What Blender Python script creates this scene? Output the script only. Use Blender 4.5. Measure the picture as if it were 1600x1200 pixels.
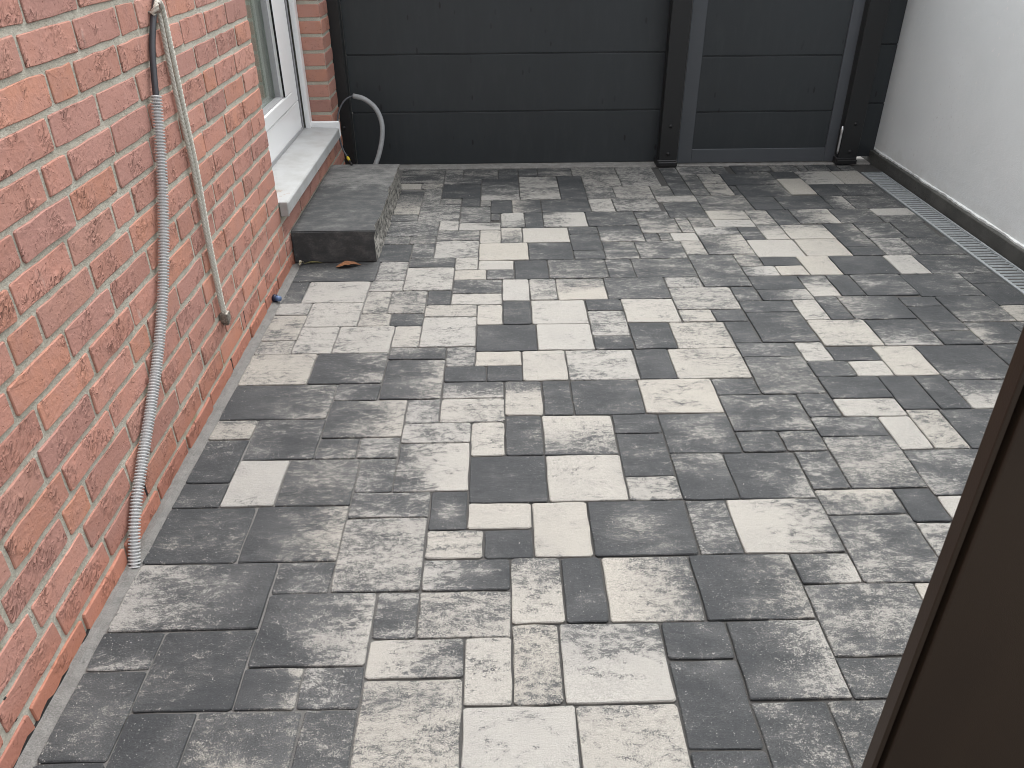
import bpy, bmesh, math, random
from mathutils import Vector, Matrix
rnd = random.Random(11)
for o in list(bpy.data.objects):
    bpy.data.objects.remove(o, do_unlink=True)
SC = bpy.context.scene
COL = SC.collection

# ---------------------------------------------------------------- camera
F_PX, PITCH, YAW, ROLL, CAM_H = 1241.304, 0.547233, 0.0129994, -0.0083543, 1.44
cd = bpy.data.cameras.new('camera')
cam = bpy.data.objects.new('camera', cd); COL.objects.link(cam); SC.camera = cam
cd.sensor_fit = 'HORIZONTAL'; cd.sensor_width = 36.0; cd.lens = 36.0 * F_PX / 1600.0
cd.clip_start = 0.05; cd.clip_end = 2000
cp, sp, cy, sy, cr, sr = math.cos(PITCH), math.sin(PITCH), math.cos(YAW), math.sin(YAW), math.cos(ROLL), math.sin(ROLL)
fw = Vector((sy*cp, cy*cp, -sp)); rt = Vector((cy, -sy, 0)); up = rt.cross(fw)
r2 = cr*rt + sr*up; u2 = -sr*rt + cr*up
M = Matrix(((r2.x, u2.x, -fw.x), (r2.y, u2.y, -fw.y), (r2.z, u2.z, -fw.z))).to_4x4()
M.translation = (0, 0, CAM_H)
cam.matrix_world = M
cd.dof.use_dof = True; cd.dof.focus_distance = 2.9; cd.dof.aperture_fstop = 26.0

# ---------------------------------------------------------------- sky, sun, exposure
SUN_EL, SUN_AZ = math.radians(62), math.radians(14)      # azimuth from +y towards +x
w = bpy.data.worlds.new('World'); SC.world = w; w.use_nodes = True
nt = w.node_tree
sky = nt.nodes.new('ShaderNodeTexSky'); sky.sky_type = 'NISHITA'; sky.sun_disc = False
sky.sun_elevation = SUN_EL; sky.sun_rotation = SUN_AZ
sky.air_density = 1.0; sky.dust_density = 4.0; sky.ozone_density = 1.0
hs = nt.nodes.new('ShaderNodeHueSaturation'); hs.inputs['Saturation'].default_value = 0.16
bg = nt.nodes['Background']; bg.inputs['Strength'].default_value = 0.15
nt.links.new(sky.outputs[0], hs.inputs['Color']); nt.links.new(hs.outputs[0], bg.inputs['Color'])
sl = bpy.data.lights.new('sun', 'SUN'); sl.energy = 0.55; sl.angle = math.radians(80); sl.color = (1.0, 0.985, 0.96)
sun = bpy.data.objects.new('sun', sl); COL.objects.link(sun)
sd = Vector((math.sin(SUN_AZ)*math.cos(SUN_EL), math.cos(SUN_AZ)*math.cos(SUN_EL), math.sin(SUN_EL)))
sun.rotation_euler = sd.to_track_quat('Z', 'Y').to_euler()
SC.cycles.filter_width = 0.95
vs = SC.view_settings; vs.view_transform = 'Standard'; vs.look = 'None'; vs.gamma = 1.0; vs.use_curve_mapping = False
vs.exposure = 1.5

# ---------------------------------------------------------------- material helpers
class NT:
    def __init__(s, name):
        s.m = bpy.data.materials.new(name); s.m.use_nodes = True
        s.t = s.m.node_tree; s.b = s.t.nodes['Principled BSDF']
    def n(s, typ, **kw):
        x = s.t.nodes.new(typ)
        for k, v in kw.items():
            if k.startswith('_'): setattr(x, k[1:], v)
            else: s.put(x.inputs[k.replace('#', ' ')], v)
        return x
    def put(s, inp, v):
        if isinstance(v, bpy.types.NodeSocket): s.t.links.new(v, inp)
        else: inp.default_value = v
    def math(s, op, a, b=0.0, c=0.0, clamp=False):
        x = s.t.nodes.new('ShaderNodeMath'); x.operation = op; x.use_clamp = clamp
        s.put(x.inputs[0], a); s.put(x.inputs[1], b); s.put(x.inputs[2], c)
        return x.outputs[0]
    def vmath(s, op, a, b):
        x = s.t.nodes.new('ShaderNodeVectorMath'); x.operation = op
        s.put(x.inputs[0], a); s.put(x.inputs[1], b)
        return x.outputs[0]
    def noise(s, vec, scale, detail=4.0, rough=0.55, dist=0.0):
        x = s.t.nodes.new('ShaderNodeTexNoise')
        s.put(x.inputs['Vector'], vec); x.inputs['Scale'].default_value = scale
        x.inputs['Detail'].default_value = detail; x.inputs['Roughness'].default_value = rough
        x.inputs['Distortion'].default_value = dist
        return x.outputs['Fac']
    def step(s, v, a, b, o0=0.0, o1=1.0):
        x = s.t.nodes.new('ShaderNodeMapRange'); x.interpolation_type = 'SMOOTHSTEP'
        s.put(x.inputs[0], v); s.put(x.inputs[1], a); s.put(x.inputs[2], b); s.put(x.inputs[3], o0); s.put(x.inputs[4], o1)
        return x.outputs[0]
    def mix(s, f, a, b, mode='MIX'):
        x = s.t.nodes.new('ShaderNodeMix'); x.data_type = 'RGBA'; x.blend_type = mode
        s.put(x.inputs[0], f); s.put(x.inputs[6], a if isinstance(a, bpy.types.NodeSocket) else (*a, 1)); s.put(x.inputs[7], b if isinstance(b, bpy.types.NodeSocket) else (*b, 1))
        return x.outputs[2]
    def attr(s, name):
        x = s.t.nodes.new('ShaderNodeAttribute'); x.attribute_name = name
        sp = s.t.nodes.new('ShaderNodeSeparateColor'); s.t.links.new(x.outputs['Color'], sp.inputs[0])
        return sp.outputs
    def pos(s): return s.t.nodes.new('ShaderNodeNewGeometry').outputs['Position']
    def xyz(s, v):
        x = s.t.nodes.new('ShaderNodeSeparateXYZ'); s.put(x.inputs[0], v); return x.outputs
    def vec(s, a, b, c):
        x = s.t.nodes.new('ShaderNodeCombineXYZ'); s.put(x.inputs[0], a); s.put(x.inputs[1], b); s.put(x.inputs[2], c); return x.outputs[0]
    def bump(s, h, dist, strength=1.0, prev=None):
        x = s.t.nodes.new('ShaderNodeBump'); x.inputs['Distance'].default_value = dist; x.inputs['Strength'].default_value = strength
        s.put(x.inputs['Height'], h)
        if prev is not None: s.put(x.inputs['Normal'], prev)
        return x.outputs[0]
    def out(s, color=None, rough=None, normal=None, metal=None, spec=None):
        if color is not None: s.put(s.b.inputs['Base Color'], color if isinstance(color, bpy.types.NodeSocket) else (*color, 1))
        if rough is not None: s.put(s.b.inputs['Roughness'], rough)
        if normal is not None: s.put(s.b.inputs['Normal'], normal)
        if metal is not None: s.put(s.b.inputs['Metallic'], metal)
        if spec is not None: s.put(s.b.inputs['Specular IOR Level'], spec)
        return s.m

def mat_stone():
    s = NT('concrete_stone'); a = s.attr('tone')
    P = s.pos()
    off = s.vmath('SCALE', s.vec(a[1], s.math('MULTIPLY', a[1], 3.7), a[1]), (0, 0, 0))
    off.node.inputs['Scale'].default_value = 60.0
    Q = s.vmath('ADD', P, off)
    QS = s.vmath('MULTIPLY', Q, (0.72, 1.35, 1.0))
    n1 = s.noise(QS, 11.0, 7.0, 0.62, 0.25)
    n2 = s.noise(QS, 55.0, 7.0, 0.78)
    n3 = s.noise(P, 330.0, 3.0, 0.75)
    amp = s.math('MULTIPLY_ADD', a[1], 1.0, 0.75)
    e = s.math('MULTIPLY_ADD', s.math('SUBTRACT', n1, 0.5), amp, a[0])
    e = s.math('MULTIPLY_ADD', s.math('SUBTRACT', n2, 0.5), 1.9, e)
    e = s.math('MULTIPLY_ADD', s.math('SUBTRACT', n3, 0.5), 1.5, e)
    mask = s.step(e, s.math('MULTIPLY_ADD', a[2], -0.10, 0.41), s.math('MULTIPLY_ADD', a[2], 0.12, 0.60))
    light = s.mix(a[2], (0.345, 0.338, 0.315), (0.352, 0.335, 0.297))
    light = s.mix(s.step(a[0], 0.25, 0.80, 0.42, 0.0), light, (0.15, 0.15, 0.147))
    dark = s.mix(n1, (0.033, 0.0365, 0.040), (0.050, 0.054, 0.057))
    soft = s.math('MULTIPLY_ADD', s.math('SUBTRACT', n1, 0.5), 1.3, a[0])
    soft = s.math('MULTIPLY_ADD', s.math('SUBTRACT', n3, 0.5), 0.7, soft)
    dark = s.mix(s.step(soft, 0.02, 0.66, 0.0, 0.62), dark, (0.118, 0.120, 0.119))
    col = s.mix(mask, dark, light)
    # pale scuff dust on the dark faces, fine grain everywhere
    col = s.mix(s.step(s.noise(Q, 5.0, 5.0, 0.6), 0.42, 0.72, 0.0, 0.17), col, (0.17, 0.172, 0.172))
    grain = s.step(s.noise(P, 520.0, 2.0, 0.7), 0.30, 0.70, 0.62, 1.26)
    col = s.mix(1.0, col, s.vec(grain, grain, grain), 'MULTIPLY')
    pock = s.step(s.noise(P, 210.0, 2.0, 0.6), 0.63, 0.73, 0.0, 0.55)
    col = s.mix(pock, col, (0.07, 0.07, 0.07))
    speck = s.step(s.noise(P, 260.0, 2.0, 0.5), 0.66, 0.74, 0.0, 0.5)
    col = s.mix(speck, col, (0.50, 0.49, 0.46))
    b = s.bump(n3, 0.0020, 0.8); b = s.bump(n2, 0.005, 0.55, b)
    return s.out(col, s.math('MULTIPLY_ADD', n2, 0.3, 0.62), b, spec=0.35)

def mat_sand():
    s = NT('joint_sand'); P = s.pos()
    n = s.noise(P, 500.0, 3.0, 0.7); n2 = s.noise(P, 9.0, 4.0, 0.6)
    x = s.xyz(P)[0]
    leftness = s.step(x, -0.75, 0.1, 1.0, 0.0)
    base = s.mix(s.math('MULTIPLY', leftness, s.math('ADD', n2, 0.25), clamp=True), (0.030, 0.0295, 0.028), (0.25, 0.246, 0.235))
    col = s.mix(s.step(n, 0.35, 0.7), s.mix(0.45, base, (0.05, 0.05, 0.05)), s.mix(0.2, base, (0.36, 0.35, 0.33)))
    return s.out(col, 0.95, s.bump(n, 0.003))

def mat_brick():
    s = NT('fired_brick'); a = s.attr('tone'); P = s.pos()
    off = s.vmath('SCALE', s.vec(a[1], s.math('MULTIPLY', a[1], 2.3), s.math('MULTIPLY', a[1], 5.1)), (0, 0, 0))
    off.node.inputs['Scale'].default_value = 40.0
    Q = s.vmath('ADD', P, off)
    z = s.xyz(P)[2]
    ramp = s.n('ShaderNodeValToRGB', Fac=a[0])
    cr_ = ramp.color_ramp
    for el, c in zip((0, 1), ((0.47, 0.25, 0.195, 1), (0.46, 0.215, 0.14, 1))): cr_.elements[el].color = c
    for ps, c in ((0.3, (0.46, 0.225, 0.17, 1)), (0.55, (0.38, 0.20, 0.165, 1)), (0.75, (0.49, 0.235, 0.165, 1))):
        e = cr_.elements.new(ps); e.color = c
    n1 = s.noise(Q, 16.0, 5.0, 0.6); n2 = s.noise(Q, 90.0, 5.0, 0.65)
    # rumpled creases of hand moulded clay, drawn out along the face
    q3 = s.xyz(Q)
    du = s.math('MULTIPLY', s.math('ADD', q3[1], q3[2]), 0.55); dv = s.math('MULTIPLY', s.math('SUBTRACT', q3[1], q3[2]), 1.25)
    tilt = s.vec(q3[0], du, dv)
    cre = s.noise(tilt, 50.0, 3.0, 0.55, 0.8)
    zone = s.math('MULTIPLY', s.step(s.noise(Q, 12.0, 2.0, 0.5), 0.45, 0.66), a[2])
    crack = s.math('MULTIPLY', s.step(cre, 0.615, 0.655), zone)
    lips = s.math('MULTIPLY', s.step(cre, 0.35, 0.61), zone)
    pit = s.step(s.noise(Q, 120.0, 2.0, 0.5), 0.66, 0.72)
    col = s.mix(s.step(n1, 0.3, 0.7), ramp.outputs[0], s.mix(0.5, ramp.outputs[0], (0.41, 0.225, 0.19)))
    col = s.mix(s.step(n2, 0.40, 0.80, 0.0, 0.30), col, (0.52, 0.30, 0.24))
    damp = s.step(z, 0.0, 0.16, 0.45, 0.0)
    col = s.mix(damp, col, (0.40, 0.125, 0.06))
    col = s.mix(s.math('MULTIPLY', crack, 0.72), col, (0.13, 0.06, 0.045))
    col = s.mix(s.math('MULTIPLY', pit, 0.5), col, (0.17, 0.07, 0.05))
    val = s.math('MULTIPLY_ADD', a[1], 0.20, 0.90)
    col = s.mix(1.0, col, s.vec(val, val, val), 'MULTIPLY')
    salt = s.step(s.noise(s.vmath('MULTIPLY', P, (1.0, 1.0, 0.4)), 21.0, 4.0, 0.6), 0.67, 0.78, 0.0, 0.25)
    col = s.mix(salt, col, (0.55, 0.52, 0.47))
    h = s.math('SUBTRACT', s.math('MULTIPLY', lips, 0.75), s.math('MULTIPLY', crack, 1.5))
    b = s.bump(n2, 0.003, 0.75); b = s.bump(h, 0.005, 1.0, b); b = s.bump(pit, -0.003, 0.6, b)
    return s.out(col, 0.9, b, spec=0.25)

def mat_mortar():
    s = NT('lime_mortar'); P = s.pos()
    n = s.noise(P, 260.0, 4.0, 0.7); n2 = s.noise(P, 6.0, 4.0, 0.6); n3 = s.noise(P, 40.0, 4.0, 0.6)
    col = s.mix(s.step(n2, 0.35, 0.7), (0.50, 0.475, 0.395), (0.58, 0.555, 0.475))
    col = s.mix(s.step(n, 0.4, 0.75, 0.0, 0.5), col, (0.24, 0.225, 0.185))
    moss = s.step(s.noise(P, 7.0, 5.0, 0.65), 0.56, 0.70, 0.0, 0.6)
    moss = s.math('MULTIPLY', moss, s.step(s.xyz(P)[2], 0.05, 0.75, 1.0, 0.0))
    col = s.mix(moss, col, (0.27, 0.235, 0.09))
    b = s.bump(n, 0.004, 1.0); b = s.bump(n3, 0.009, 0.8, b)
    return s.out(col, 0.95, b, spec=0.2)

def simple(name, c, rough=0.5, metal=0.0, nscale=None, nd=0.0, var=0.0, c2=None, spec=None):
    s = NT(name)
    if nscale is None: return s.out(c, rough, metal=metal, spec=spec)
    n = s.noise(s.pos(), nscale, 5.0, 0.6)
    col = s.mix(s.step(n, 0.3, 0.7, 0.0, var), c, c2 or tuple(v*0.6 for v in c))
    return s.out(col, rough, s.bump(n, nd) if nd else None, metal, spec)

def mat_gate(name, c, streak=True):
    s = NT(name); P = s.pos()
    n = s.noise(P, 900.0, 2.0, 0.5)
    big = s.noise(s.vmath('MULTIPLY', P, (1.0, 1.0, 0.35)), 2.2, 3.0, 0.5)
    col = s.mix(s.step(big, 0.3, 0.7), c, tuple(v*1.18 for v in c))
    rough = 0.42
    if streak:      # old rain runs and splashes
        Q = s.vmath('MULTIPLY', P, (1.0, 0.0, 0.33))
        v = s.n('ShaderNodeTexVoronoi', Vector=Q, Scale=25.0); v.inputs['Randomness'].default_value = 1.0
        sep = s.t.nodes.new('ShaderNodeSeparateColor'); s.t.links.new(v.outputs['Color'], sep.inputs[0])
        some = s.step(sep.outputs[0], 0.62, 0.63)
        area = s.step(s.noise(P, 2.3, 2.0, 0.5), 0.42, 0.54)
        drop = s.math('MULTIPLY', s.step(v.outputs['Distance'], 0.12, 0.19, 1.0, 0.0), s.math('MULTIPLY', some, area))
        col = s.mix(s.math('MULTIPLY', drop, 0.75), col, (0.008, 0.008, 0.009))
        dust = s.step(s.noise(s.vmath('MULTIPLY', P, (1.0, 1.0, 0.2)), 30.0, 4.0, 0.6), 0.45, 0.8, 0.0, 0.05)
        col = s.mix(dust, col, (0.16, 0.165, 0.17))
    return s.out(col, rough, s.bump(n, 0.0004, 0.5), spec=0.4)

def mat_white_wall():
    s = NT('white_render'); P = s.pos()
    n = s.noise(P, 26.0, 6.0, 0.6); big = s.noise(P, 1.6, 4.0, 0.55); fine = s.noise(P, 210.0, 3.0, 0.6)
    col = s.mix(s.step(big, 0.3, 0.7), (0.745, 0.785, 0.785), (0.79, 0.825, 0.825))
    col = s.mix(s.step(s.noise(P, 38.0, 2.0, 0.5), 0.68, 0.76, 0.0, 0.6), col, (0.86, 0.86, 0.85))
    scuff = s.math('MULTIPLY', s.step(s.noise(P, 55.0, 3.0, 0.6), 0.60, 0.72), s.step(big, 0.5, 0.65))
    col = s.mix(s.math('MULTIPLY', scuff, 0.35), col, (0.48, 0.47, 0.45))
    foot = s.math('MULTIPLY', s.step(s.math('MULTIPLY_ADD', s.noise(P, 9.0, 5.0, 0.65), 0.22, s.xyz(P)[2]), 0.15, 0.27, 1.0, 0.0), 0.30)
    col = s.mix(foot, col, (0.50, 0.50, 0.46))
    b = s.bump(fine, 0.0016, 0.8); b = s.bump(n, 0.003, 0.6, b); b = s.bump(s.noise(P, 5.0, 3.0, 0.5), 0.008, 0.5, b)
    return s.out(col, 0.8, b, spec=0.25)

def mat_concrete(name, c1, c2, scale=14.0):
    s = NT(name); P = s.pos()
    n = s.noise(P, scale, 7.0, 0.65); f = s.noise(P, 330.0, 3.0, 0.65)
    col = s.mix(s.step(n, 0.35, 0.7), c1, c2)
    col = s.mix(s.step(f, 0.35, 0.75, 0.0, 0.4), col, tuple(min(1, v*2.1) for v in c2))
    col = s.mix(s.step(s.noise(P, 45.0, 3.0, 0.6), 0.63, 0.72, 0.0, 0.5), col, tuple(v*0.45 for v in c1))
    b = s.bump(f, 0.002, 0.8); b = s.bump(n, 0.004, 0.6, b)
    return s.out(col, 0.9, b, spec=0.25)

def mat_step_top():
    s = NT('step_concrete'); P = s.pos(); y = s.xyz(P)[1]
    Q = s.vmath('MULTIPLY', P, (0.75, 1.25, 1.0))
    n = s.noise(Q, 15.0, 8.0, 0.75); f = s.noise(P, 380.0, 3.0, 0.6)
    band = s.step(s.math('MULTIPLY_ADD', n, 0.25, y), 4.22, 4.36)
    e = s.math('MULTIPLY_ADD', s.math('SUBTRACT', n, 0.5), 1.3, s.math('MULTIPLY_ADD', band, 0.26, 0.10))
    e = s.math('MULTIPLY_ADD', s.math('SUBTRACT', f, 0.5), 0.6, e)
    col = s.mix(s.step(e, -0.05, 1.0), (0.055, 0.058, 0.060), (0.33, 0.325, 0.31))
    b = s.bump(f, 0.002, 0.7); b = s.bump(n, 0.003, 0.5, b)
    return s.out(col, 0.85, b, spec=0.3)

def mat_split():
    s = NT('split_concrete'); P = s.pos()
    n = s.noise(P, 45.0, 6.0, 0.7); f = s.noise(P, 200.0, 3.0, 0.6)
    col = s.mix(s.step(n, 0.36, 0.62), (0.10, 0.10, 0.095), (0.40, 0.385, 0.35))
    b = s.bump(n, 0.012, 1.0); b = s.bump(f, 0.003, 0.8, b)
    return s.out(col, 0.95, b, spec=0.2)

def mat_sill():
    s = NT('sill_metal'); P = s.pos()
    n = s.noise(P, 9.0, 5.0, 0.6); st = s.noise(P, 26.0, 5.0, 0.65)
    y = s.xyz(P)[1]
    col = s.mix(s.step(n, 0.35, 0.75), (0.44, 0.45, 0.45), (0.35, 0.35, 0.34))
    rust = s.math('MULTIPLY', s.step(st, 0.55, 0.62), s.math('MULTIPLY', s.step(y, 3.46, 3.50), s.step(y, 3.55, 3.60, 1.0, 0.0)))
    col = s.mix(s.math('MULTIPLY', rust, 0.6), col, (0.30, 0.18, 0.10))
    return s.out(col, 0.45, s.bump(n, 0.001, 0.3), spec=0.5)

def mat_glass():
    m = bpy.data.materials.new('window_glass'); m.use_nodes = True; t = m.node_tree; t.nodes.clear()
    o = t.nodes.new('ShaderNodeOutputMaterial'); mx = t.nodes.new('ShaderNodeMixShader')
    tr = t.nodes.new('ShaderNodeBsdfTransparent'); gl = t.nodes.new('ShaderNodeBsdfGlossy'); lw = t.nodes.new('ShaderNodeLayerWeight'); pw = t.nodes.new('ShaderNodeMath'); fr = t.nodes.new('ShaderNodeMath'); pw.operation = 'POWER'; fr.operation = 'MULTIPLY_ADD'
    tr.inputs[0].default_value = (0.86, 0.90, 0.88, 1); gl.inputs['Roughness'].default_value = 0.01; t.links.new(lw.outputs['Facing'], pw.inputs[0]); pw.inputs[1].default_value = 4.0; t.links.new(pw.outputs[0], fr.inputs[0]); fr.inputs[1].default_value = 0.9; fr.inputs[2].default_value = 0.06
    t.links.new(fr.outputs[0], mx.inputs[0]); t.links.new(tr.outputs[0], mx.inputs[1]); t.links.new(gl.outputs[0], mx.inputs[2]); t.links.new(mx.outputs[0], o.inputs[0])
    return m

def mat_galv():
    s = NT('galvanised_steel'); P = s.pos()
    n = s.noise(P, 60.0, 4.0, 0.6)
    col = s.mix(s.step(n, 0.35, 0.7), (0.29, 0.315, 0.325), (0.37, 0.395, 0.40))
    return s.out(col, s.math('MULTIPLY_ADD', n, 0.3, 0.4), metal=0.35)

def mat_brown():
    s = NT('brown_coated_aluminium'); P = s.pos()
    n = s.noise(s.vmath('MULTIPLY', P, (1.0, 1.0, 0.4)), 4.0, 4.0, 0.55); f = s.noise(P, 700.0, 2.0, 0.5)
    col = s.mix(s.step(n, 0.3, 0.7), (0.026, 0.0170, 0.0112), (0.036, 0.0235, 0.0150))
    return s.out(col, 0.5, s.bump(f, 0.0003, 0.5), spec=0.3)

def mat_leaf(c1, c2):
    s = NT('dry_leaf'); n = s.noise(s.pos(), 120.0, 4.0, 0.6)
    return s.out(s.mix(s.step(n, 0.35, 0.65), c1, c2), 0.7)

def mat_ground():
    s = NT('ground_soil'); P = s.pos(); n = s.noise(P, 3.0, 6.0, 0.6)
    return s.out(s.mix(n, (0.10, 0.10, 0.095), (0.17, 0.165, 0.155)), 0.95, s.bump(s.noise(P, 120.0, 3.0, 0.6), 0.01))

MT = dict(stone=mat_stone(), sand=mat_sand(), brick=mat_brick(), mortar=mat_mortar(),
    gate=mat_gate('anthracite_board', (0.031, 0.036, 0.0395)), post=mat_gate('anthracite_post', (0.017, 0.018, 0.019), False),
    frame=mat_gate('grey_gate_frame', (0.074, 0.081, 0.090), False), black=simple('black_plastic', (0.012, 0.012, 0.013), 0.45),
    gap=simple('dark_groove', (0.006, 0.006, 0.006), 0.8), wall=mat_white_wall(),
    plinth=mat_concrete('dark_concrete', (0.056, 0.057, 0.053), (0.092, 0.092, 0.086), 7.0), step=mat_step_top(), split=mat_split(),
    upvc=simple('white_upvc', (0.90, 0.905, 0.90), 0.3, nscale=5.0, var=0.5, c2=(0.86, 0.865, 0.86)), sill=mat_sill(),
    trim=simple('grey_seal', (0.36, 0.36, 0.37), 0.5), glass=mat_glass(), galv=mat_galv(), brown=mat_brown(),
    groove=simple('near_black_brown', (0.008, 0.006, 0.005), 0.7),
    conduit=simple('grey_pvc_corrugated', (0.58, 0.59, 0.59), 0.4, nscale=40.0, var=0.4, c2=(0.48, 0.49, 0.49)),
    hose=simple('grey_pvc', (0.36, 0.37, 0.375), 0.5, nscale=40.0, var=0.4), cable=simple('dark_cable_sheath', (0.035, 0.036, 0.042), 0.42),
    cable_light=simple('worn_cable_sheath', (0.075, 0.078, 0.088), 0.45), rope=simple('braided_rope', (0.70, 0.68, 0.61), 0.9, nscale=260.0, nd=0.002, var=0.75, c2=(0.40, 0.375, 0.31)),
    ferrule=simple('rusty_metal', (0.13, 0.11, 0.09), 0.5, 0.6, nscale=160.0, var=0.9, c2=(0.40, 0.38, 0.34)), yellow=simple('yellow_tape', (0.55, 0.42, 0.03), 0.5),
    steel=simple('bright_steel', (0.75, 0.75, 0.75), 0.28, 0.8), blue=simple('blue_plastic', (0.012, 0.018, 0.045), 0.4), bluegrey=simple('pale_blue_plastic', (0.10, 0.16, 0.30), 0.4),
    leaf=mat_leaf((0.30, 0.13, 0.05), (0.17, 0.07, 0.03)), straw=mat_leaf((0.52, 0.49, 0.40), (0.20, 0.17, 0.09)),
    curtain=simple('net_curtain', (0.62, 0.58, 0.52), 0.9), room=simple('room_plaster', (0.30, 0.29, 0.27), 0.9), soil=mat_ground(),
    bitumen=simple('bitumen_coating', (0.012, 0.012, 0.012), 0.8, nscale=90.0, nd=0.004, var=0.5))

# ---------------------------------------------------------------- object helpers
def tag(o, label=None, cat=None, group=None, kind=None):
    if label: o['label'] = label
    if cat: o['category'] = cat
    if group: o['group'] = group
    if kind: o['kind'] = kind
    return o
def empty(name, loc=(0, 0, 0)):
    o = bpy.data.objects.new(name, None); COL.objects.link(o); o.location = loc; return o
def link(name, me, mat, parent=None):
    o = bpy.data.objects.new(name, me); COL.objects.link(o)
    if mat is not None: me.materials.append(mat)
    if parent is not None:
        o.parent = parent
        q = Vector(parent.location)
        if parent.parent: q = q + Vector(parent.parent.location)
        o.location = -q
    return o
def obj(name, bm, mat, parent=None, smooth=False):
    me = bpy.data.meshes.new(name); bm.normal_update()
    bm.to_mesh(me); bm.free()
    if smooth: me.shade_smooth()
    return link(name, me, mat, parent)
def raw(name, vs_, fs_, mat, parent=None, smooth=False, tone=None):
    me = bpy.data.meshes.new(name); me.from_pydata(vs_, [], fs_); me.update()
    if tone is not None:
        ca = me.color_attributes.new('tone', 'FLOAT_COLOR', 'POINT')
        ca.data.foreach_set('color', [c for t in tone for c in t])
    if smooth: me.shade_smooth()
    return link(name, me, mat, parent)
def box(bm, x0, x1, y0, y1, z0, z1, bev=0.0, seg=1):
    r = bmesh.ops.create_cube(bm, size=1.0)
    for v in r['verts']:
        v.co = Vector(((x0+x1)/2 + v.co.x*(x1-x0), (y0+y1)/2 + v.co.y*(y1-y0), (z0+z1)/2 + v.co.z*(z1-z0)))
    if bev:
        es = set(e for v in r['verts'] for e in v.link_edges)
        bmesh.ops.bevel(bm, geom=list(es), offset=bev, segments=seg, affect='EDGES', profile=0.5)
    return r
def bx(name, mat, parent, *a, bev=0.0, seg=1):
    bm = bmesh.new(); box(bm, *a, bev=bev, seg=seg); return obj(name, bm, mat, parent)
def spline(pts, n):
    """Catmull-Rom through pts, n samples a span"""
    P = [Vector(p) for p in pts]; P = [P[0]*2-P[1]] + P + [P[-1]*2-P[-2]]
    out = []
    for i in range(1, len(P)-2):
        for k in range(n):
            t = k/n; a, b, c, d = P[i-1], P[i], P[i+1], P[i+2]
            out.append(0.5*((2*b) + (c-a)*t + (2*a-5*b+4*c-d)*t*t + (3*b-a-3*c+d)*t**3))
    out.append(P[-2]); return out
def resample(pts, step):
    L = [0.0]
    for a, b in zip(pts, pts[1:]): L.append(L[-1] + (b-a).length)
    n = max(2, int(L[-1]/step)); out = []; j = 0
    for i in range(n+1):
        s = L[-1]*i/n
        while j < len(L)-2 and L[j+1] < s: j += 1
        t = (s-L[j])/max(1e-9, L[j+1]-L[j]); out.append(pts[j].lerp(pts[j+1], t))
    return out, L[-1]/n
def sweep(name, pts, rfun, segs, mat, parent=None, cap=True):
    """rfun(i, angle) -> radius"""
    vs_, fs_ = [], []
    n = len(pts); side = None
    for i, p in enumerate(pts):
        t = (pts[min(i+1, n-1)] - pts[max(i-1, 0)]).normalized()
        if side is None: side = t.orthogonal().normalized()
        side = (side - t*side.dot(t)).normalized(); o2 = t.cross(side)
        for k in range(segs):
            a = 2*math.pi*k/segs; r = rfun(i, a)
            vs_.append(p + side*(math.cos(a)*r) + o2*(math.sin(a)*r))
    for i in range(n-1):
        for k in range(segs):
            k2 = (k+1) % segs
            fs_.append((i*segs+k, i*segs+k2, (i+1)*segs+k2, (i+1)*segs+k))
    if cap:
        fs_.append(tuple(range(segs))[::-1]); fs_.append(tuple((n-1)*segs+k for k in range(segs)))
    return raw(name, [tuple(v) for v in vs_], fs_, mat, parent, True)

# ---------------------------------------------------------------- a rough-edged slab (stone or brick) as verts / faces in its own plane
def slab(w, h, depth, r, bev, jit, spacing, crown=0.0):
    """outline w x h centred on 0, top at 0, returns verts (u, v, n) and faces"""
    pts = []
    hw, hh = w/2, h/2
    def side(a, b):
        L = math.dist(a, b); n = max(1, min(4, round(L/spacing)))
        return [(a[0]+(b[0]-a[0])*k/n, a[1]+(b[1]-a[1])*k/n) for k in range(n+1)]
    for a, b in (((-hw+r, -hh), (hw-r, -hh)), ((hw, -hh+r), (hw, hh-r)), ((hw-r, hh), (-hw+r, hh)), ((-hw, hh-r), (-hw, -hh+r))):
        pts += side(a, b)
    pts = [(x+rnd.uniform(-jit, jit), y+rnd.uniform(-jit, jit)) for x, y in pts]
    n = len(pts)
    V = [(x, y, -depth) for x, y in pts] + [(x, y, -bev*rnd.uniform(0.7, 1.2)) for x, y in pts]
    V += [(x - math.copysign(min(bev, abs(x)), x)*rnd.uniform(0.6, 1.3), y - math.copysign(min(bev, abs(y)), y)*rnd.uniform(0.6, 1.3), rnd.uniform(-0.0005, 0.0003)) for x, y in pts]
    V.append((0, 0, crown))
    Fs = []
    for ring in (0, 1):
        for k in range(n):
            k2 = (k+1) % n
            Fs.append((ring*n+k, ring*n+k2, (ring+1)*n+k2, (ring+1)*n+k))
    for k in range(n): Fs.append((2*n+k, 2*n+(k+1) % n, 3*n))
    return V, Fs

# ================================================================ SETTING
bm = bmesh.new(); bmesh.ops.create_grid(bm, x_segments=1, y_segments=1, size=400)
for v in bm.verts: v.co.z = -0.10
tag(obj('ground', bm, MT['soil']), kind='structure')

# paving: a bed of jointing sand with every stone on it
bm = bmesh.new(); box(bm, -0.966, 2.352, -0.3, 5.30, -0.09, -0.0060)
pavement = obj('pavement', bm, MT['sand']); tag(pavement, kind='structure')

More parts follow.
